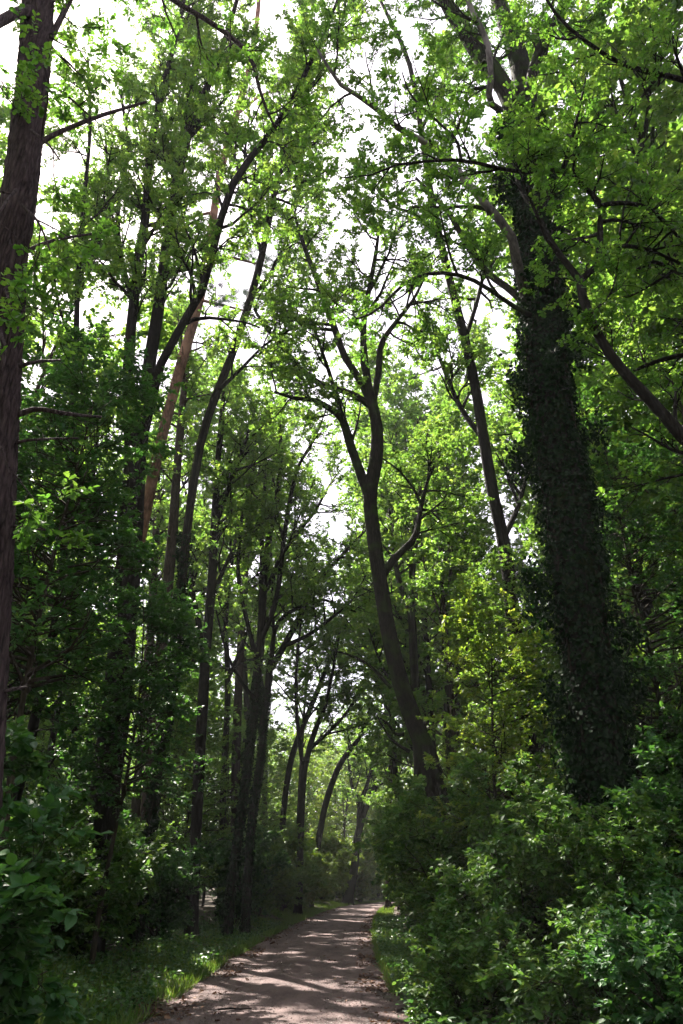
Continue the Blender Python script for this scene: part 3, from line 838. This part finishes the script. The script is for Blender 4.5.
tree('oak_tree', 'leaning forked trunk at the track bend in the distant light', 'tree', 68,
     [(349, 895, 12), (354, 870, 10), (358, 835, 9), (364, 812, 8), (374, 790, 7), (384, 770, 5.5), (392, 740, 4)],
     limbs=[[(359, 832, 7), (360, 805, 6), (368, 782, 4.5), (374, 755, 3)], [(364, 812, 5), (352, 785, 4, .8), (348, 755, 3, 1.2)]], bark='bark_dark', leaf='wood_leaf', size=.2, dens=1.0, seed=28, use_trunk=True, L=(1.5, 3.5))
tree('oak_tree', 'very thin upright stem right of the distant track bend', 'tree', 55,
     [(388, 880, 6.5), (389, 820, 6), (391, 750, 5.5), (391, 690, 4.5), (393, 620, 3)], bark='bark_brown', leaf='wood_leaf', size=.18, dens=1.3, seed=29, L=(1.4, 3.2))
tree('oak_tree', 'dark straight trunk with one bough beyond the paired ivy trunks', 'tree', 45,
     [(299, 880, 9), (301, 820, 8.5), (303, 779, 8), (309, 750, 7), (316, 728, 6), (325, 706, 5), (333, 670, 3.5), (340, 630, 2.5)],
     limbs=[[(309, 750, 5), (322, 738, 4), (338, 723, 3.5), (356, 700, 2.5)], [(304, 775, 5), (298, 730, 4.5, .5), (296, 680, 4, .8), (300, 630, 3, 1), (308, 580, 2, 1.2)]], bark='bark_dark', leaf='wood_leaf', size=.16, dens=1.1, seed=30, use_trunk=True, L=(1.4, 3.2))
tree('oak_tree', 'slanting dark stem left of the leaning grey trunk at the bend', 'tree', 56,
     [(314, 870, 8), (324, 811, 7.5), (336, 773, 7), (348, 752, 6), (362, 733, 4.5), (372, 700, 3)], bark='bark_dark', leaf='wood_leaf', size=.18, dens=1.2, seed=31, L=(1.4, 3.4))
tree('oak_tree', 'thin slanting stem reaching right between the paired ivy trunks and the one bough trunk', 'tree', 48,
     [(280, 850, 7.5), (286, 790, 7), (293, 753, 7), (304, 724, 6.5), (315, 697, 6), (329, 662, 5), (343, 623, 4), (352, 588, 2.5)], bark='bark_dark', leaf='wood_leaf', size=.14, dens=1.1, seed=33, L=(1.2, 3.0))
tree('oak_tree', 'slim stem with raised thin arms between slim leaning trunk and paired ivy trunks', 'tree', 34,
     [(222, 860, 8), (224, 770, 7.5), (228, 690, 7), (226, 620, 6), (232, 560, 5), (244, 505, 4), (254, 470, 3), (260, 430, 2)],
     limbs=[[(228, 680, 5), (244, 640, 4, .5), (258, 600, 3, 1), (262, 560, 2, 1.4)], [(226, 620, 4.5), (214, 580, 3.5, -.5), (206, 540, 3, -.9), (204, 495, 2, -1.2)], [(232, 560, 4), (228, 520, 3, .6), (222, 485, 2.2, 1), (224, 450, 1.5, 1.4)]],
     bark='bark_dark', leaf='wood_leaf', size=.115, dens=1.0, seed=34, L=(1.0, 2.6), use_trunk=True)
tree('pine_tree', 'reddish pine trunk seen between leaves right of the giant ivy trunk', 'tree', 30,
     [(640, 780, 11), (630, 600, 10), (622, 500, 9.5), (618, 451, 9), (615, 396, 8.5), (611, 340, 7.5), (606, 270, 6.5), (600, 190, 5), (594, 120, 3)],
     limbs=[[(611, 340, 3.5), (630, 322, 3, .6), (655, 318, 2, 1)], [(606, 270, 3.5), (632, 262, 3, .8), (662, 268, 2, 1.2)], [(603, 230, 3), (585, 215, 2.5, .5), (565, 215, 1.5, 1)], [(600, 190, 3), (625, 170, 2.5), (650, 168, 1.5)]],
     bark='bark_pine', leaf='pine_needle', templ='needle', size=.2, dens=1.0, seed=32, L=(.8, 1.8), L2=(.4, .9), L3=(.2, .4), m=14, spread=1.2)


# ------------------------------------------------------------------ young trees and shrubs
def sapling(name, label, cat, loc, h, spread, leaf, templ, size, seed, dens=3.0, lean=(0, 0), flat=.85, m=7, group=None, z0=.12, n2=5, n3=3, spreadn=.32):
    """thin stem carrying flat tiers of leaves"""
    r = np.random.default_rng(seed)
    gz = float(ground_z(loc[0], loc[1]))
    n = 18
    s = np.linspace(0, 1, n)
    pts = np.stack([lean[0] * s + .12 * np.sin(s * 5 + seed), lean[1] * s + .12 * np.cos(s * 4 + seed), s * h - .05], -1)
    rad = np.linspace(.011 * h * .55 + .012, .006, n)
    root = thing(name, label, cat, (loc[0], loc[1], gz), group)
    link('trunk', tubes_mesh('trunk', pts[None], rad[None], 8, M['bark_stem'], rough=.04, r=r), root)
    b1, b2, b3, lf = crown_from(r, [(pts, rad)], dens, size, templ, M[leaf], L=(spread * .7, spread * 1.25), L2=(spread * .3, spread * .6), L3=(.18, .4), t0=z0, m=m, spread=spreadn, up=.04, flat=flat, n2=n2, n3=n3, ang=(55, 90), droop=.1)
    co = link('crown', leaves_mesh('crown', lf[0], lf[1], lf[2], lf[3], templ, M[leaf], lf[4]), root)
    link('twig_sprays', join_tubes('twig_sprays', M['bark_stem'], [(b1, 5), (b2, 3), (b3, 3)], np.zeros(3)), co)
    return root


def shrub(name, label, cat, loc, h, w, leaf, templ, size, seed, stems=9, dens=3.2, m=7, group=None, n2=5, n3=3, flat=.55, spreadn=.5):
    """many arching stems from one stool"""
    r = np.random.default_rng(seed)
    gz = float(ground_z(loc[0], loc[1]))
    root = thing(name, label, cat, (loc[0], loc[1], gz), group)
    ps, rs = [], []
    for k in range(stems):
        a = 2 * math.pi * (k + r.random()) / stems
        hh = h * r.uniform(.4, 1.08)
        out = w * r.uniform(.3, 1.15)
        s = np.linspace(0, 1, 10)
        rr = out * s ** 1.4
        z = hh * (1.35 * s - .35 * s ** 2.6) / 1.0
        pts = np.stack([np.cos(a) * rr + .06 * r.standard_normal(10) * s + .1 * math.cos(a), np.sin(a) * rr + .06 * r.standard_normal(10) * s + .1 * math.sin(a), z - .05], -1)
        ps.append(pts)
        rs.append(np.linspace(.010 + .004 * h, .004, 10))
    so = link('stems', tubes_mesh('stems', np.array(ps), np.array(rs), 6, M['bark_stem']), root)
    b1, b2, b3, lf = crown_from(r, list(zip(ps, rs)), dens, size, templ, M[leaf], L=(w * .25, w * .95), L2=(.2, .55), L3=(.12, .3), t0=.06, m=m, spread=spreadn, up=.1, flat=flat, n2=n2, n3=n3, ang=(35, 85), droop=.12)
    fo = link('foliage', leaves_mesh('foliage', lf[0], lf[1], lf[2], lf[3], templ, M[leaf], lf[4]), root)
    link('twig_sprays', join_tubes('twig_sprays', M['bark_stem'], [(b1, 4), (b2, 3)], np.zeros(3)), fo)
    return root


hb = [(-4.1, 10.2, 9.0, 1.7, 'tallest hornbeam sapling with flat tiers of leaves just beyond the edge trunk'),
      (-5.6, 12.5, 8.0, 1.7, 'hornbeam sapling in front of the thickest left trunk, leaves in level layers'),
      (-3.9, 14.2, 6.4, 1.5, 'lower hornbeam sapling beside the brown trunks, bluish layered leaves'),
      (-7.6, 11.2, 8.5, 1.9, 'hornbeam sapling deepest in the left thicket, mostly behind the edge trunk')]
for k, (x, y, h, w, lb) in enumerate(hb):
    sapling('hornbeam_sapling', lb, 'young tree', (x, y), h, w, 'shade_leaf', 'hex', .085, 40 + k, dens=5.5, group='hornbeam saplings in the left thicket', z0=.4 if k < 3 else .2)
rb = [(5.9, 14.5, 10.5, 1.9, 'shade_leaf', 'tall leafy sapling just right of the giant ivy trunk'),
      (7.4, 12.5, 8.5, 1.9, 'shade_leaf', 'leafy sapling filling the right frame edge below the crooked bough'),
      (7.2, 17.5, 11.5, 2.1, 'wood_leaf', 'paler sapling standing behind the giant ivy trunk to its right'),
      (3.0, 15.2, 6.6, 1.5, 'gold_glow_leaf', 'yellowing sapling catching sun between the leaning tree and ivy trunk'),
      (4.4, 19.0, 9.5, 2.0, 'wood_leaf', 'fresh green sapling spreading above the bushes before the dark rear trunk')]
for k, (x, y, h, w, mt, lb) in enumerate(rb):
    sapling('beech_sapling', lb, 'young tree', (x, y), h, w, mt, 'hex', .088, 50 + k, dens=4.5, z0=.22)

yb = [(-5.6, 29.5, 1.0), (-7.2, 33.5, 1.15), (-5.4, 37.5, 1.05), (-8.6, 38.5, 1.3), (-5.0, 43.0, 1.1), (-7.4, 46.5, 1.3), (-4.6, 50.5, 1.15), (-9.8, 29.0, 1.2), (-6.2, 56.5, 1.3), (-4.2, 60.5, 1.2), (-11.5, 43.0, 1.4)]
fb = [(-4.4, 67.0, 1.3), (-3.0, 72.0, 1.35), (.2, 76.5, 1.3), (-3.4, 79.5, 1.5), (1.8, 84.0, 1.5), (-6.0, 86.0, 1.6), (4.6, 89.5, 1.6), (-.6, 91.5, 1.7), (9.0, 72.0, 1.4), (10.0, 66.0, 1.3), (8.4, 92.5, 1.7)]
ya = sapling('young_beech', 'x', 'young tree', (0, 0), 8.5, 2.0, 'wood_leaf', 'hex', .105, 61, dens=4.0, z0=.1)
yg = sapling('young_beech', 'x', 'young tree', (0, 0), 9.5, 2.3, 'gold_glow_leaf', 'hex', .125, 62, dens=4.0, z0=.08)  # far young trees: glow of the bend put into their leaf colour
for pr_, lst, lb, gr in ((ya, yb, 'one of the leafy young beeches between the trunks left of the track', 'young beeches between the left trunks'),
                         (yg, fb, 'one of the pale young trees crowding the track bend', 'pale young trees at the bend')):
    for k, (x, y, sc) in enumerate(lst):
        loc = (x, y, float(ground_z(x, y)))
        if k == 0:
            pr_.location, pr_.scale = loc, (sc, sc, sc)
            tag(pr_, lb, 'young tree', gr)
        else:
            dup(pr_, loc, k * 2.4, sc, lb, gr, 'young tree')

sh = [  # x, y, h, w, leaf, templ, size, label
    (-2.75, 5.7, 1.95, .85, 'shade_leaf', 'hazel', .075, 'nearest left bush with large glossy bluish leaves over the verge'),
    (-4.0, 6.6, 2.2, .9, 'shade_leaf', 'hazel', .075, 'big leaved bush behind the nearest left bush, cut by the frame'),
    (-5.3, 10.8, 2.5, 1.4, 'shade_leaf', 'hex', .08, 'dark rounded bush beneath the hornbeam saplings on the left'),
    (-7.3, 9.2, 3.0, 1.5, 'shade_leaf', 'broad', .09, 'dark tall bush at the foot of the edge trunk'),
    (-4.9, 14.6, 2.5, 1.3, 'bramble_leaf', 'hex', .075, 'mid green bush at the foot of the thickest left trunk'),
    (-6.0, 18.5, 3.2, 1.6, 'shade_leaf', 'hex', .08, 'shadowy bush behind the thickest left trunk'),
    (-5.6, 19.5, 2.2, 1.3, 'bramble_leaf', 'hex', .08, 'brownish tinged bush between grass verge and slim leaning trunk'),
    (-6.6, 25.0, 2.8, 1.5, 'shade_leaf', 'hex', .085, 'green bush just left of the paired ivy trunks'),
    (-3.9, 31.5, 2.8, 1.4, 'shade_leaf', 'hex', .09, 'pale topped bush just right of the paired ivy trunks'),
    (-3.7, 37.5, 3.2, 1.6, 'wood_leaf', 'hex', .1, 'light green bush leaning to the track past the paired ivy trunks'),
    (-3.2, 45.0, 3.4, 1.7, 'wood_leaf', 'hex', .11, 'bush on the left where the track narrows from view'),
    (-2.6, 53.0, 3.6, 1.7, 'gold_glow_leaf', 'hex', .12, 'sunlit bush on the left just before the bend'),  # gold bushes around the bend carry the distant glow as leaf colour
    (-1.4, 63.0, 4.2, 2.0, 'gold_glow_leaf', 'hex', .14, 'hazy bush closing the left side of the bend'),
    (1.6, 72.5, 4.2, 2.2, 'gold_glow_leaf', 'hex', .15, 'hazy bright bush behind the end of the track'),
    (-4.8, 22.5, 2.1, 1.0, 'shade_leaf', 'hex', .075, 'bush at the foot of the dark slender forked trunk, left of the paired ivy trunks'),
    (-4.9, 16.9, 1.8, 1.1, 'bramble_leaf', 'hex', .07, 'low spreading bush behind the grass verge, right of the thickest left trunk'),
    (-0.6, 71.5, 3.0, 1.5, 'gold_glow_leaf', 'hex', .13, 'low hazy bush at the foot of the leaning forked trunk at the bend'),
    (-2.6, 73.0, 3.8, 2.0, 'gold_glow_leaf', 'hex', .14, 'hazy bush behind and left of the leaning forked trunk at the bend'),
    (3.4, 80.0, 4.6, 2.4, 'gold_glow_leaf', 'hex', .15, 'farthest pale bush closing the gap right of the bend'),
    (1.55, 10.9, .95, .55, 'bramble_leaf', 'hex', .06, 'low bramble spilling onto the right edge of the track'),
    (2.55, 12.6, 2.4, 1.2, 'bramble_leaf', 'hex', .065, 'dense bramble mound at the right of the nearest track'),
    (3.9, 11.6, 2.2, 1.3, 'bramble_leaf', 'hex', .065, 'shadowed bramble mound before the giant ivy trunk'),
    (2.3, 15.6, 3.2, 1.3, 'bramble_leaf', 'hex', .07, 'tall hazel bush overhanging the right track edge, sun on its top'),
    (3.6, 14.4, 3.8, 1.5, 'bramble_leaf', 'hex', .072, 'highest bush of the right bank, pale tips left of the ivy trunk'),
    (5.2, 12.2, 2.9, 1.4, 'shade_leaf', 'hex', .075, 'nearly black bush hiding the giant ivy trunk foot'),
    (2.6, 19.5, 3.8, 1.5, 'bramble_leaf', 'hex', .075, 'bush covering the foot of the leaning candelabra tree'),
    (2.9, 24.5, 3.9, 1.6, 'wood_leaf', 'hex', .085, 'bush on the right bank behind the leaning candelabra tree'),
    (3.1, 30.5, 4.0, 1.7, 'wood_leaf', 'hex', .09, 'farther right bush overhanging the track with yellow sprays'),
    (3.5, 38.0, 4.4, 1.8, 'wood_leaf', 'hex', .10, 'right bush narrowing the view of the bend'),
    (4.2, 47.0, 4.6, 2.0, 'wood_leaf', 'hex', .12, 'right bush that hides where the track turns'),
    (2.6, 9.3, .8, .7, 'bramble_leaf', 'hex', .06, 'low bramble at the bottom of the right bank'),
    (3.15, 8.1, 1.05, .65, 'shade_leaf', 'hazel', .055, 'pale green low bush at the bottom right corner'),
    (4.2, 9.0, 1.5, .9, 'shade_leaf', 'hazel', .055, 'bush rising behind the pale low bush at bottom right'),
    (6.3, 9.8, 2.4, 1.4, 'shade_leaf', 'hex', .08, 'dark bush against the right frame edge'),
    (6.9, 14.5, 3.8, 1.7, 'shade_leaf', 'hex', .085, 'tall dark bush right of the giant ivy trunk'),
]
SH = []
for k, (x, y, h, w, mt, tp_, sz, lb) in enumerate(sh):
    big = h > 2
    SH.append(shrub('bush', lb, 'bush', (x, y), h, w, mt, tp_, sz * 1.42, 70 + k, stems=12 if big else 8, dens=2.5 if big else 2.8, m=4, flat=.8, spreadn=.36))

# ------------------------------------------------------------------ the wood behind: individual trees copied from six kinds
def forest_tree(seed, h, bark, leaf, size, z0, spread, lean, dens=1.0):
    r = np.random.default_rng(seed)
    n = 22
    s = np.linspace(0, 1, n)
    pts = np.stack([lean * s ** 1.5 + .25 * np.sin(s * 4 + seed), .25 * np.cos(s * 5 + seed * 2), s * h - .12], -1)
    rad = np.interp(s, [0, .03, .5, 1], [.24, .145, .095, .015]) * h / 20
    root = thing('forest_tree', 'x', 'tree', (0, 0, 0))
    link('trunk', tubes_mesh('trunk', pts[None], rad[None], 9, M[bark], rough=.03, r=r), root)
    lp, lr = spawn(r, pts[None], rad[None], 11, z0, .97, (spread * .8, spread * 1.5), (22, 55), 8, wob=.1, up=.12, rs=.02, taper=.45)
    for k in range(len(lp)):
        link('limb', tubes_mesh('limb', lp[k][None], lr[k][None], 5, M[bark]), root)
    b1, b2, b3, lf = crown_from(r, list(zip(lp, lr)), dens, size, 'hex', M[leaf], L=(1.0, 2.4), L2=(.6, 1.2), L3=(.3, .6), t0=.15, m=6, spread=.6, n2=5, n3=3)
    co = link('crown', leaves_mesh('crown', lf[0], lf[1], lf[2], lf[3], 'hex', M[leaf], lf[4]), root)
    link('twig_sprays', join_tubes('twig_sprays', M[bark], [(b1, 4), (b2, 3)], np.zeros(3)), co)
    return root


kinds = [forest_tree(101, 21, 'bark_dark', 'wood_leaf', .17, .32, 4.2, 1.0, 1.35),
         forest_tree(102, 23, 'bark_oak', 'wood_leaf', .17, .38, 4.6, -1.2, 1.35),
         forest_tree(103, 18, 'bark_brown', 'wood_leaf', .17, .28, 3.6, 1.6, 1.35),
         forest_tree(104, 20, 'bark_dark', 'wood_leaf', .17, .2, 4.4, -.5, 1.35),
         forest_tree(105, 15, 'bark_oak', 'wood_leaf', .17, .12, 3.4, .6, 1.35)]
used = [False] * len(kinds)
DEEP = {'l': ('one of the many slim trunks deep in the wood left of the track', 'slim trees deep in the left wood'),
        'r': ('one of the many slim trunks deep in the wood right of the track', 'slim trees deep in the right wood'),
        'f': ('one of the faint trees in the hazy wood beyond the bend', 'faint trees beyond the bend')}


def place_kind(k, x, y, rz, sc, key):
    lb, gr = DEEP[key]
    loc = (x, y, float(ground_z(x, y)))
    if not used[k]:
        used[k] = True
        o = kinds[k]
        o.location, o.rotation_euler, o.scale = loc, (0, 0, rz), (sc, sc, sc)
        tag(o, lb, 'tree', gr)
    else:
        dup(kinds[k], loc, rz, sc, lb, gr, 'tree')


r = np.random.default_rng(21)
spots = []
for gy in np.arange(13, 108, 4.9):
    for gx in np.arange(-60, 60, 4.8):
        x, y = gx + r.uniform(-2.2, 2.2), gy + r.uniform(-2.4, 2.4)
        d = x - track_x(y)
        if abs(d) < np.interp(y, [20, 32, 60], [4.6, 3.3, 2.8]) or abs(x) > .74 * y + 5:
            continue
        if y < 20 and abs(d) < 8.5:
            continue
        if ((60 < y < 93 and -13 < x < 17) or (72 < y < 115 and -32 < x < 8)) and r.random() > .1:
            continue
        if 25 < y < 62 and -13 < d < 0 and (int(gx * 7 + gy * 3) % 10) < 6:
            continue
        if y > 66 and abs(x) > 40:
            continue
        spots.append((x, y))
for x, y in spots:
    key = 'f' if y > 66 else ('l' if x < track_x(y) else 'r')
    place_kind(int(r.integers(0, 5)), x, y, r.uniform(0, 6.28), r.uniform(.8, 1.15), key)

for k, x, y, sc in ((1, -5.3, 44, 1.3), (3, 5.0, 43, 1.3), (0, -4.7, 55, 1.4), (1, 5.6, 55, 1.4), (3, 4.6, 36, 1.35), (1, -6.0, 50, 1.5), (0, 3.9, 49, 1.45), (2, -8.3, 15.5, .95), (0, 3.9, 38.5, 1.45), (1, -7.8, 40.5, 1.45),  (1, 9.6, 14.6, 1.2), (3, 12.2, 18, 1.3), (0, 9.2, 20.5, 1.3),):
    place_kind(k, x, y, r.uniform(0, 6.28), sc, 'f' if y > 66 else ('l' if x < track_x(y) else 'r'))

# shrubs filling the shade under the wood
small = [shrub('undergrowth_bush', 'x', 'bush', (0, 0), hh, ww, mt, 'hex', sz, 130 + k, stems=10, dens=3.0, m=6, n2=4, n3=3)
         for k, (hh, ww, mt, sz) in enumerate([(2.6, 1.5, 'shade_leaf', .11), (3.2, 1.7, 'wood_leaf', .12), (1.8, 1.3, 'shade_leaf', .10)])]
first = [True] * 3
UB = {'l': ('one of the dim bushes under the trees of the left wood', 'undergrowth bushes of the left wood'),
      'r': ('one of the dim bushes under the trees of the right wood', 'undergrowth bushes of the right wood'),
      'f': ('one of the hazy bushes under the trees beyond the bend', 'undergrowth bushes beyond the bend')}
for gy in np.arange(15, 100, 4.4):
    for gx in np.arange(-34, 34, 4.2):
        x, y = gx + r.uniform(-1.9, 1.9), gy + r.uniform(-2, 2)
        d = x - track_x(y)
        if abs(d) < 3.6 or abs(x) > .47 * y + 3 or (y < (31 if d < 0 else 26) and abs(d) < 6.4):
            continue
        if r.random() < .12 or (67 < y < 82 and -6 < x < 10):
            continue
        k = int(r.integers(0, 3))
        key = 'f' if y > 66 else ('l' if d < 0 else 'r')
        loc, rz, sc = (x, y, float(ground_z(x, y))), r.uniform(0, 6.28), r.uniform(.8, 1.45)
        if first[k]:
            first[k] = False
            o = small[k]
            o.location, o.rotation_euler, o.scale = loc, (0, 0, rz), (sc, sc, sc)
            tag(o, UB[key][0], 'bush', UB[key][1])
        else:
            dup(small[k], loc, rz, sc, UB[key][0], UB[key][1], 'bush')

# far wood reading as one mass
n = 220000
yy = r.uniform(106, 140, n)
xx = r.uniform(-95, 95, n)
zz = 20 * r.random(n) ** .8
lump = np.sin(xx * .35) + np.sin(yy * .3 + xx * .17) + np.sin(zz * .5 + xx * .4) + r.normal(0, .5, n)
kk = lump > -1.2
pos = np.stack([xx, yy, zz + .8], -1)[kk]
scatter('distant_woodland', 'pale mass of far woodland closing the view', pos, .55, 'hex', 'wood_leaf', 9, spread=.8)

n = 170000  # unseen leaf mass, added to block sky light from behind and overhead
yy = r.uniform(-42, 12, n)
xx = r.uniform(-34, 34, n)
zz = .5 + 21 * r.random(n) ** .9
lump = np.sin(xx * .8) + np.sin(yy * .7 + xx * .4) + np.sin(zz * .9 + xx * .6) + r.normal(0, .5, n)
kk = (lump > -.9) & ((yy < -9) | ((np.abs(xx) > 9.5 + np.maximum(yy, 0) * .75)) | ((zz > 13.5) & (yy < 2) & (np.abs(xx + 1) > 3.2)))
pos = np.stack([xx, yy, zz], -1)[kk]
scatter('sky_blocking_leafage', 'unseen dense leafage added round and behind the viewpoint to block sky light', pos, .42, 'hex', 'wood_leaf', 10, spread=.8)

# ------------------------------------------------------------------ small things on the floor
tw = np.array([[-1.66, 12.15, .062], [-1.5, 12.2, .07], [-1.38, 12.16, .066], [-1.22, 12.22, .07]])
twp, twr = resample(tw, [.012, .012, .009, .006], 10)
o = link('fallen_twig', tubes_mesh('fallen_twig', twp[None] - twp[0], twr[None], 7, M['bark_dark'], rough=.08))
o.location = twp[0]
tag(o, 'dark fallen twig lying across the nearest part of the track', 'twig')

# ------------------------------------------------------------------ air
bx = np.array([[x, y, z] for z in (-1.5, 34) for y in (-70, 210) for x in (-180, 180)], float)
q = [0, 2, 3, 1, 4, 5, 7, 6, 0, 1, 5, 4, 2, 6, 7, 3, 0, 4, 6, 2, 1, 3, 7, 5]
m, nt, out = newmat('woodland_air')
pv = nd(nt, 'ShaderNodeVolumePrincipled')
pv.inputs['Color'].default_value = (.92, .95, .93, 1)
pv.inputs['Density'].default_value = .0006
pv.inputs['Anisotropy'].default_value = .0
nt.links.new(pv.outputs[0], out.inputs['Volume'])
HAZE = True
if HAZE:
    tag(link('haze', raw_mesh('haze', bx, q, np.arange(6) * 4, m)), 'faint pale haze in the woodland air', kind='stuff')

# ------------------------------------------------------------------ light, sky, camera
SUN_AZ = math.radians(-31)      # from straight ahead, towards the left
SUN_EL = math.radians(52)
d = Vector((math.sin(SUN_AZ) * math.cos(SUN_EL), math.cos(SUN_AZ) * math.cos(SUN_EL), math.sin(SUN_EL)))
L = bpy.data.lights.new('sun', 'SUN')
L.energy = 5.0
L.angle = math.radians(.5)
L.color = (1, .93, .82)
lo = bpy.data.objects.new('sun', L)
COL.objects.link(lo)
lo.rotation_euler = d.to_track_quat('Z', 'Y').to_euler()
lo.location = d * 80

W = bpy.data.worlds.new('World')
S.world = W
W.use_nodes = True
nt = W.node_tree
nt.nodes.clear()
sky = nt.nodes.new('ShaderNodeTexSky')
sky.sky_type = 'NISHITA'
sky.sun_disc = False
sky.sun_elevation = SUN_EL
sky.sun_rotation = SUN_AZ
sky.air_density = 1.0
sky.dust_density = 4.0
sky.ozone_density = 1.0
bg = nt.nodes.new('ShaderNodeBackground')
bg.inputs[1].default_value = .075
wo = nt.nodes.new('ShaderNodeOutputWorld')
tc = nt.nodes.new('ShaderNodeTexCoord')
cn = nd(nt, 'ShaderNodeTexNoise', i_Scale=2.2, i_Detail=5)
nt.links.new(tc.outputs['Generated'], cn.inputs['Vector'])
cr = ramp(nt, [(.3, (.6, .6, .6)), (.65, (.95, .95, .95))])
nt.links.new(cn.outputs['Fac'], cr.inputs[0])
cm = nd(nt, 'ShaderNodeMix', data_type='RGBA')
nt.links.new(cr.outputs[0], cm.inputs[0])
nt.links.new(sky.outputs[0], cm.inputs[6])
cm.inputs[7].default_value = (5.6, 5.2, 5.9, 1)
nt.links.new(cm.outputs[2], bg.inputs[0])
nt.links.new(bg.outputs[0], wo.inputs[0])

cam = bpy.data.cameras.new('camera')
cam.sensor_fit = 'VERTICAL'
cam.sensor_height = 36
cam.lens = 36 * F / 1024
cam.clip_start = .05
cam.clip_end = 2000
co = bpy.data.objects.new('camera', cam)
COL.objects.link(co)
co.location = (0, 0, EYE)
co.rotation_euler = (math.radians(90) + PITCH, 0, 0)
S.camera = co

S.view_settings.view_transform = 'Standard'
S.view_settings.look = 'None'
S.view_settings.exposure = 2.35
S.view_settings.gamma = 1
S.view_settings.use_curve_mapping = False
S.render.engine = 'CYCLES'
C = S.cycles
C.max_bounces = 7
C.diffuse_bounces = 3
C.glossy_bounces = 2
C.transmission_bounces = 4
C.volume_bounces = 0
C.sample_clamp_indirect = 6
C.use_adaptive_sampling = True
C.adaptive_threshold = .015
try:
    C.use_denoising = True
    C.denoiser = 'OPENIMAGEDENOISE'
except Exception:
    pass
